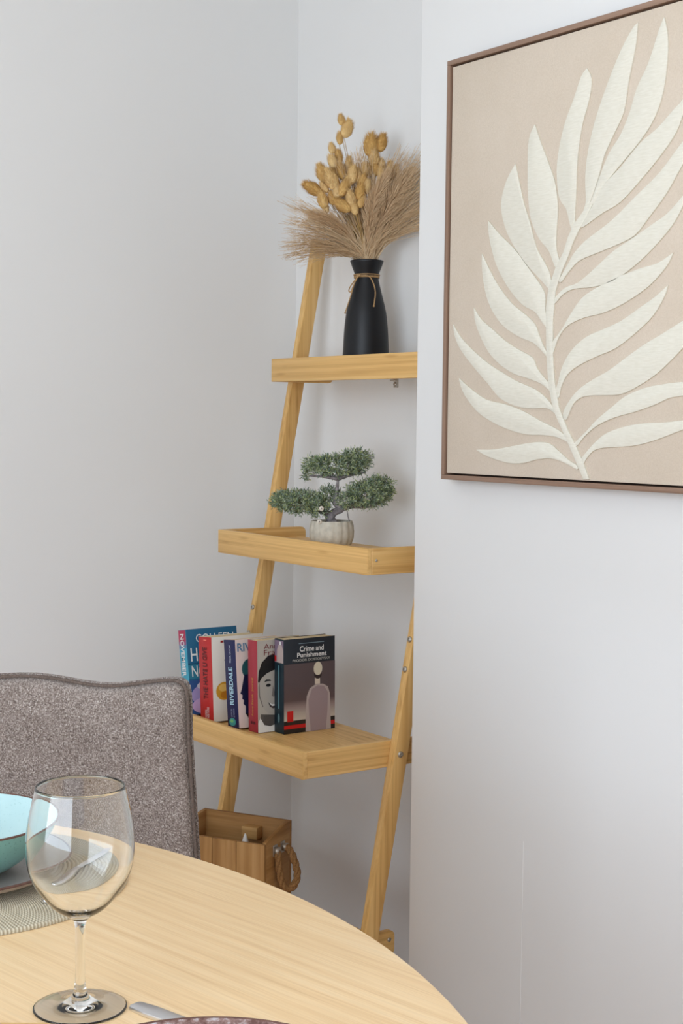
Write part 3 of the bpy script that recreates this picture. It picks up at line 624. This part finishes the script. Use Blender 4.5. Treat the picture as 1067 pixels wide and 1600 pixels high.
def spray(name, label, n, target, up0, spread, wob, mat, group, w=0.00045, branch=3, bl=0.022):
    V, F = [], []
    for i in range(n):
        a = rg.uniform(0, 2*PI); s = MO+Vector((math.cos(a), math.sin(a), 0))*rg.uniform(0, .022)
        u, z, d = target(); e = clampY(MO+RV*u+FV*d+ZV*z)
        L = (e-s).length; k = s+ZV*(up0*L)+(e-s)*0.35
        path = []
        ph = rg.uniform(0, 6); n1 = 9
        for q in range(n1+1):
            t = q/n1; p = s*(1-t)**2+k*(2*t*(1-t))+e*t*t
            p = p+(RV*math.sin(ph+t*17)+ZV*math.cos(ph*1.7+t*15))*wob*t*t
            path.append(clampY(p))
        ribbon(V, F, path, w*1.25, w*0.55)
        for _ in range(branch):
            q = rg.randint(4, n1-1); p = path[q]; dr = (path[q+1]-path[q]).normalized()
            sd = Vector((rg.gauss(0, 1), rg.gauss(0, 1), rg.gauss(0, 1))); sd = (sd-dr*sd.dot(dr)).normalized()
            l = bl*rg.uniform(.4, 1.1)
            ribbon(V, F, [p, clampY(p+dr*l*.5+sd*l*.14), clampY(p+dr*l+sd*l*.30)], w*.6, w*.35)
    o = link(name, raw(V, F, mat), None); o['kind'] = 'stuff'
    tag(o, label, 'dried grass', group); return o
px = 1/712.0
def t_left():
    a = rg.random(); x = -rg.triangular(70, 142, 120)*1.0; y = 88*(1-a)+(-2)*a
    if a < .55 and rg.random() < .35: x *= .8
    y = y+rg.gauss(0, 6); return x*px, (y+0)*px, rg.uniform(-.02, .05)
def t_mid():
    x = rg.uniform(-66, 62); y = 178-abs(x+10)*.55-rg.random()**1.6*75; return x*px, y*px, rg.uniform(-.05, .04)
def t_right():
    a = rg.random(); x = 40+rg.random()**.7*80; y = 40+(a**.8)*135; x = x if y < 130 else x*rg.uniform(.55, 1)
    return x*px, y*px, rg.uniform(-.02, .06)
G_DRY = 'dried grass sprays in the black vase'
spray('dried_grass', 'tan wispy grass spray fanning out to the left over the ladder post', 330, t_left, .20, 0, .003, M_STRAND, G_DRY, w=0.0005, branch=5, bl=.024)
spray('dried_grass', 'tan wispy grass spray behind the bunny tails, standing up', 420, t_mid, .10, 0, .003, M_STRAND, G_DRY, w=0.0006, branch=5, bl=.026)
spray('dried_grass', 'tan wispy grass spray fanning out to the right beside the wall edge', 380, t_right, .22, 0, .003, M_STRAND, G_DRY, w=0.0005, branch=5, bl=.026)
def plume(pts, R, n, label, L=0.030):
    """feathery seed head: fine hairs around a curved spine"""
    path = smooth_path([clampY(MO+RV*a*px+ZV*c*px+FV*d) for a, c, d in pts], 8); V, F = [], []
    tube_data(path, 0.0009, 5, V, F)
    m = len(path)
    for i in range(n):
        t = rg.uniform(.22, 1.0); q = t*(m-1); k = min(int(q), m-2); p = path[k].lerp(path[k+1], q-k); dr = (path[k+1]-path[k]).normalized()
        sd = Vector((rg.gauss(0, 1), rg.gauss(0, 1), rg.gauss(0, 1))); sd = (sd-dr*sd.dot(dr)).normalized()
        f = math.sin(PI*min(1, (t-.18)/.86))**.6; r = R*f*rg.uniform(.3, 1.1); l = L*rg.uniform(.6, 1.1)
        ribbon(V, F, [p, clampY(p+dr*l*.5+sd*r*.7), clampY(p+dr*l+sd*r+ZV*(-.004*rg.random()))], .00042, .00022)
    o = link('grass_plume', raw(V, F, M_PLUME), None); o['kind'] = 'thing'
    tag(o, label, 'dried grass', 'feathery plumes in the black vase')
plume([(4, -4, 0), (14, 40, .012), (34, 85, .03), (62, 128, .03)], .032, 2400, 'feathery pinkish plume right of centre, leaning towards the wall edge')
plume([(0, -4, 0), (2, 40, .02), (8, 80, .04), (24, 122, .045)], .024, 1700, 'short feathery pinkish plume upright at the centre of the bouquet')
plume([(-4, -4, 0), (-22, 30, .01), (-48, 55, .025), (-76, 66, .03)], .020, 1300, 'feathery tan plume low on the left of the bouquet')
# bunny tails: (x, y) of the head centre, length, tilt (degrees from upright, + = right), depth; pixels of the photo relative to the mouth
TAILS = [(-42,215,15,-8,.005),(-33,202,25,14,.0),(-44,188,17,-4,-.005),(-56,172,15,-10,.0),(-55,151,19,-18,.012),
 (4,177,31,2,.0),(20,181,25,14,.0),(9,157,25,-2,.004),(-70,132,26,-22,.01),(-85,109,28,-62,.016),(-67,110,17,-40,.022),
 (-56,121,29,-24,.03),(-41,135,22,-10,.012),(-24,129,25,6,.03),(-37,108,24,22,.034),(-6,137,21,0,.012),(-8,119,21,4,.024),
 (-12,102,23,14,.036),(-69,91,24,-18,.024),(-55,94,19,-12,.02),(-39,81,27,-58,.042),(-26,91,23,-10,.04),(-21,78,20,-18,.04),
 (21,147,17,-6,.0),(33,145,17,10,-.005),(20,133,19,-6,.012),(34,133,19,4,.005),(2,141,19,-6,-.004),(-52,136,21,-6,.0),
 (-65,80,17,-16,.018),(-47,103,22,-8,.028),(-30,119,20,12,.03),(-16,128,20,-8,.02),(-3,110,20,16,.03),(-46,146,18,10,.004),(12,140,18,-10,.006),(42,139,16,12,.0),(-10,88,19,20,.036),(-30,150,18,4,-.004),(-46,160,18,-6,.0)]
def tail_meshes():
    # one fluffy head (unit length along +Z, base at origin) in three variants
    out = []
    for s in range(3):
        r = random.Random(40+s); V, F = [], []
        prof = [(0, 0), (.10, .03), (.20, .12), (.265, .28), (.285, .45), (.26, .62), (.20, .80), (.10, .94), (.03, 1.0)]
        n = 14
        for i, (rad, z) in enumerate(prof):
            for k in range(n):
                a = 2*PI*k/n+.2*i; f = rad*(1+r.uniform(-.07, .07)); V.append(Vector((f*math.cos(a), f*math.sin(a), z)))
        for i in range(len(prof)-1):
            for k in range(n): a = i*n+k; b = i*n+(k+1) % n; F.append((a, b, b+n, a+n))
        F.append(tuple((len(prof)-1)*n+k for k in range(n)))
        for _ in range(700):   # the soft hairs
            z = r.uniform(.05, .98); a = r.uniform(0, 2*PI)
            for (r0, z0), (r1, z1) in zip(prof, prof[1:]):
                if z0 <= z <= z1: rad = r0+(r1-r0)*(z-z0)/(z1-z0); break
            d = Vector((math.cos(a), math.sin(a), 0)); p = d*rad*.95+Vector((0, 0, z)); e = p+d*r.uniform(.05, .15)+Vector((0, 0, r.uniform(.12, .28)))
            sd = Vector((-d.y, d.x, 0))*.012; i0 = len(V); V += [p-sd, p+sd, e]; F.append((i0, i0+1, i0+2))
        out.append(raw(V, F, M_TAIL, False))
    return out
TM = tail_meshes()
SPECIAL = {0: 'small bunny tail head at the very top of the bouquet', 1: 'long bunny tail head just below the topmost one', 2: 'bunny tail head third from the top, left side of the bouquet',
 5: 'tall upright bunny tail head at the top right of the bouquet', 6: 'bunny tail head leaning right, highest on the right side', 9: 'bunny tail head sticking out furthest to the left',
 20: 'plump bunny tail head lying across the front, lowest of the cluster'}
ORD = ['', 'second', 'third', 'fourth', 'fifth', 'sixth', 'seventh', 'eighth', 'ninth', 'tenth', 'eleventh', 'twelfth', 'thirteenth', 'fourteenth', 'fifteenth', 'sixteenth', 'seventeenth', 'eighteenth', 'nineteenth', 'twentieth']
def zone_of(x): return 'left part' if x < -48 else ('middle' if x < 0 else 'right part')
RANK = {}
for zn in ('left part', 'middle', 'right part'):
    for k, i in enumerate(sorted([i for i, q in enumerate(TAILS) if zone_of(q[0]) == zn and i not in SPECIAL], key=lambda i: -TAILS[i][1])): RANK[i] = (zn, (ORD[k]+' highest') if k else 'highest')
for i, (x, y, L, tl, d) in enumerate(TAILS):
    tr = math.radians(tl); dr = (RV*math.sin(tr)+ZV*math.cos(tr)+FV*rg.uniform(-.1, .25)).normalized(); L = L*px*1.13
    c = clampY(MO+RV*(x*px)+ZV*(y*px)+FV*d); base = c-dr*L*.5
    lab = SPECIAL.get(i) or 'golden bunny tail head, %s of those in the %s of the cluster' % (RANK[i][1], RANK[i][0])
    t = empty('bunny_tail', tuple(MO), lab, 'dried flower', (0, 0, 0), 'bunny tail grasses in the black vase')
    h = link('seed_head', TM[i % 3], t, base-MO); h.rotation_euler = dr.to_track_quat('Z', 'Y').to_euler()
    wr_ = rg.uniform(.92, 1.1); h.scale = (L*wr_*1.08, L*wr_*1.08, L)
    s = Vector((rg.uniform(-.012, .012), rg.uniform(-.012, .012), -.03)); e = base-MO
    tube('stem', smooth_path([s, s*.3+e*.35+Vector((0, 0, .012)), e-dr*.012, e+dr*.002], 5), 0.0007, M_TAIL_STEM, t, 5)
# a few bare stems seen above the mouth belong to the bunny tails; below follows the bonsai
# ------------------------------------------------------------------ bonsai
BX, BY, BZ = -0.161, -0.100, 0.9979-0.022
bon = empty('bonsai', (BX, BY, BZ), 'small artificial bonsai with three leaf pads in a fluted pale pot', 'plant')
qb = 1/729.0
def bp(x, y, d=0.0):     # metres from the pot's axis: to the side, up, towards the room
    return RV*(x*qb)+ZV*y+FV*d
PH = 0.0555
bm = bmesh.new(); prof = [(.036, 0), (.0435, .006), (.0480, .020), (.0485, .034), (.0470, .047), (.0440, PH), (.0410, PH), (.0405, PH-.006), (.0400, PH-.012)]
n = 96; rings = []
for j, (r, z) in enumerate(prof):
    ringv = []
    for k in range(n):
        a = 2*PI*k/n; fl = abs(math.sin(a*8.5*1.0+.4))**.5 if False else abs(math.sin(8*a+.4))**.45
        amp = .0020 if 0 < j < 5 else (.0012 if j in (0, 5) else 0)
        rr = r-amp*(1-fl)*1.6; ringv.append(bm.verts.new((rr*math.cos(a), rr*math.sin(a), z)))
    rings.append(ringv)
for A, B in zip(rings, rings[1:]):
    for k in range(n): bm.faces.new((A[k], A[(k+1) % n], B[(k+1) % n], B[k]))
bm.faces.new(list(reversed(rings[0])))
link('pot', mesh_of(bm, M_POT, True, 60), bon)
bm = bmesh.new(); r = random.Random(3); cv_ = bm.verts.new((0, 0, PH-.004)); rg_ = []
for rad in (.014, .027, .0398): rg_.append([bm.verts.new((rad*math.cos(2*PI*k/28), rad*math.sin(2*PI*k/28), PH-.006+r.uniform(-.001, .003))) for k in range(28)])
for k in range(28):
    bm.faces.new((cv_, rg_[0][k], rg_[0][(k+1) % 28]))
    for A, B in zip(rg_, rg_[1:]): bm.faces.new((A[k], B[k], B[(k+1) % 28], A[(k+1) % 28]))
link('soil', mesh_of(bm, M_SOIL, True), bon)
P0 = PH-.008
trunk = tube('trunk', smooth_path([bp(2, P0), bp(-1, P0+.008), bp(-2, P0+.018, .004), bp(6, P0+.028, .004), bp(14, P0+.032, .002), bp(5, P0+.046, 0), bp(6, P0+.062), bp(8, P0+.082), bp(9, P0+.100)], 5), [.0125]*4+[.011, .0108, .0105, .010, .010, .0098, .0095, .009, .0088, .0086, .0082, .008]+[.0078-.00022*i for i in range(25)], M_BARK, bon, 10)
def limb(pts, r0, r1):
    p = smooth_path(pts, 5); return tube('branch', p, [r0+(r1-r0)*i/(len(p)-1) for i in range(len(p))], M_BARK, trunk, 8)
limb([bp(-2, P0+.018), bp(-18, P0+.030, .006), bp(-42, P0+.036, .008), bp(-80, P0+.040, 0)], .007, .0022)
limb([bp(8, P0+.030), bp(30, P0+.040, .004), bp(55, P0+.040, .006), bp(84, P0+.052, .002)], .008, .0022)
limb([bp(9, P0+.098), bp(-10, P0+.102, .003), bp(-36, P0+.104, .002)], .005, .0018)
limb([bp(9, P0+.098), bp(28, P0+.106, -.003), bp(52, P0+.112, -.002)], .005, .0018)
limb([bp(30, P0), bp(26, P0+.014, .004), bp(24, P0+.030, .004)], .0014, .001)
for x, y, d in ((-16, P0+.036, .044), (-19, P0+.008, .040)):
    c = bp(x, y, d); bm = bmesh.new()
    st = tube('branch_stub', [c-FV*.030, c, c+FV*.001], [.0048, .0052, .0046], M_STUB, trunk, 14)
    tube('stub_core', [c, c+FV*.0016], [.0019, .0017], M_BARK, trunk, 8)
def pad(cx, cy, cz, rx, ry, rz, n, seed, tip=1.0, lump=()):
    """cushion of small leaf sprigs"""
    r = random.Random(seed); V, F = [], []
    parts = [(cx, cy, cz, rx, ry, rz, n)]+list(lump)
    for (cx, cy, cz, rx, ry, rz, n) in parts:
        for _ in range(int(n*1.35)):
            while True:
                q = Vector((r.uniform(-1, 1), r.uniform(-1, 1), r.uniform(-1, 1)))
                if .3 < q.length < 1: break
            q = q*(r.uniform(.75, 1.0)/max(q.length, .6))
            c = RV*(cx*qb+q.x*rx*qb)+FV*(cz+q.y*ry)+ZV*(cy+q.z*rz)
            out = (RV*q.x+FV*q.y+ZV*(q.z*1.1+.35)).normalized()
            out = (out+Vector((r.gauss(0, .5), r.gauss(0, .5), r.gauss(0, .5)))).normalized()
            sl = r.uniform(.009, .019); sd = out.orthogonal().normalized(); sd.rotate(Matrix.Rotation(r.uniform(0, 6.28), 3, out)); ot = out.cross(sd)
            for k in range(8):
                t = k/8; b = c+out*sl*(t-.3); a = k*2.4; dv = (out*.75+(sd*math.cos(a)+ot*math.sin(a))*.8).normalized()
                l = r.uniform(.0060, .0110); wv = dv.cross(out).normalized()*r.uniform(.0009, .0014); m = b+dv*l*.55
                i0 = len(V); V += [b, m+wv, b+dv*l, m-wv]; F.append((i0, i0+1, i0+2, i0+3))
    o = link('foliage', raw([v for v in V], F, M_NEEDLE), bon); o['kind'] = 'stuff'; return o
# lower left, right and top cushions (side px, height m, depth m, radii)
y_of = lambda py: (815-py)*qb*1.0+PH
pad(-52, y_of(786), .004, 42, .034, .020, 330, 1, lump=((-78, y_of(784), .0, 16, .022, .016, 80), (-22, y_of(792), .016, 18, .020, .016, 70), (-5, y_of(776), -.012, 14, .016, .016, 70)))
pad(58, y_of(772), .004, 34, .034, .026, 330, 2, lump=((74, y_of(762), .0, 20, .026, .022, 130), (28, y_of(782), .018, 18, .020, .013, 80)))
pad(8, y_of(729), .0, 48, .034, .019, 330, 3, lump=((36, y_of(718), -.004, 24, .024, .018, 120), (-26, y_of(728), .006, 20, .022, .016, 60), (-40, y_of(742), .0, 6, .008, .006, 14)))
# ------------------------------------------------------------------ wooden crate
BLc = Vector((-0.3746, -0.2863, 0)); ANG = math.radians(29.54); CL, CWd, Z0 = 0.2174, 0.1243, 0.228-0.022
crate = empty('wooden_crate', (BLc.x, BLc.y, Z0), 'rustic wooden box with slanted sides and rope handle on the lowest tray', 'box', (0, 0, ANG))
HBk, HSf, HFr, TH = 0.1790, 0.1560, 0.1540, 0.009
box('base_board', TH, CL-TH, -CWd+TH, -TH, 0, 0.009, CRATE[0], crate)
box('back_panel', 0.0, CL, -TH, 0, 0, HBk, CRATE[0], crate, 0.0012)
for x in (0, CL-TH):
    prism('side_panel', [(-CWd+TH, 0), (-TH, 0), (-TH, HBk), (-CWd*.30, HBk-.003), (-CWd+TH, HFr+.003)], TH, CRATE[1], crate, 'YZ', x, 0.001)
xs = [0, 0.042, 0.092, 0.150, CL]
for a, c in zip(xs, xs[1:]): box('plank', a+.0004, c-.0004, -CWd, -CWd+TH, 0, HFr, CRATE[0] if a < .04 else CRATE[2], crate, 0.001)
def handle(sx):
    X = CL if sx > 0 else 0
    pts = [(0, -.044, .132), (.012, -.044, .131), (.022, -.045, .122), (.034, -.047, .098), (.040, -.051, .074), (.034, -.058, .054), (.022, -.066, .050), (.014, -.073, .066), (.009, -.077, .100), (.006, -.078, .130), (0, -.078, .132)]
    path = smooth_path([Vector((X+sx*a, b, c)) for a, b, c in pts], 6); V, F = [], []
    m = len(path)
    for s in range(3):
        q = []
        for i, p in enumerate(path):
            t = (path[min(i+1, m-1)]-path[max(i-1, 0)]).normalized(); n1 = t.cross(Vector((0.3, 1, 0.1))).normalized(); n2 = t.cross(n1); a = i*.55+s*2*PI/3
            q.append(p+(n1*math.cos(a)+n2*math.sin(a))*.0040)
        tube_data(q, .0045, 7, V, F)
    h = link('rope_handle', raw(V, F, M_ROPE, True), crate)
    for yy in (-.044, -.078):
        prism('metal_eyelet', [(yy-.009, .120), (yy+.009, .120), (yy+.009, .144), (yy-.009, .144)], sx*.0022, M_STEEL, h, 'YZ', X, 0.0006)
        tube('metal_ferrule', [(X+sx*.001, yy, .132), (X+sx*.012, yy, .132)], .0085, M_STEEL, h, 14)
handle(1); handle(-1)
ca, sa = math.cos(ANG), math.sin(ANG)
def cw(x, y, z): return (BLc.x+x*ca-y*sa, BLc.y+x*sa+y*ca, Z0+z)
box('knob_block', .112, .150, -.034, -TH+.0005, .134, .160, M_PALEBLOCK, crate, 0.0015)
bot = empty('small_bottle', cw(.030, -.045, .009), 'small clear bottle inside the rustic wooden box at its left end', 'bottle')
link('bottle_body', lathe_mesh([(0, 0), (.014, 0), (.015, .003), (.015, .075), (.012, .086), (.006, .092), (.006, .108), (.0045, .108), (.0045, .092), (.010, .084), (.0135, .074), (.0135, .004), (0, .004)], 24, M_GLASS, False, True, 60), bot)
link('bottle_cap', lathe_mesh([(0, .120), (.0068, .120), (.0072, .118), (.0072, .1085), (0, .1085)], 18, plain('dark_cap', srgb(60, 50, 44), 0.5), False, True, 40), bot)
cone = empty('diffuser_bottle', cw(.150, -.085, .009), 'small white bottle with pointed cap inside the rustic wooden box', 'bottle')
link('bottle_body', lathe_mesh([(0, 0), (.017, 0), (.018, .003), (.018, .100), (.013, .112), (0, .112)], 24, plain('frosted_white', srgb(206, 204, 198), 0.4), False, True, 50), cone)
link('pointed_cap', lathe_mesh([(0, .1125), (.0095, .1125), (.0095, .126), (.0060, .139), (.0015, .152), (0, .1525)], 20, plain('white_cap', srgb(224, 222, 216), 0.45), False, True, 50), cone)
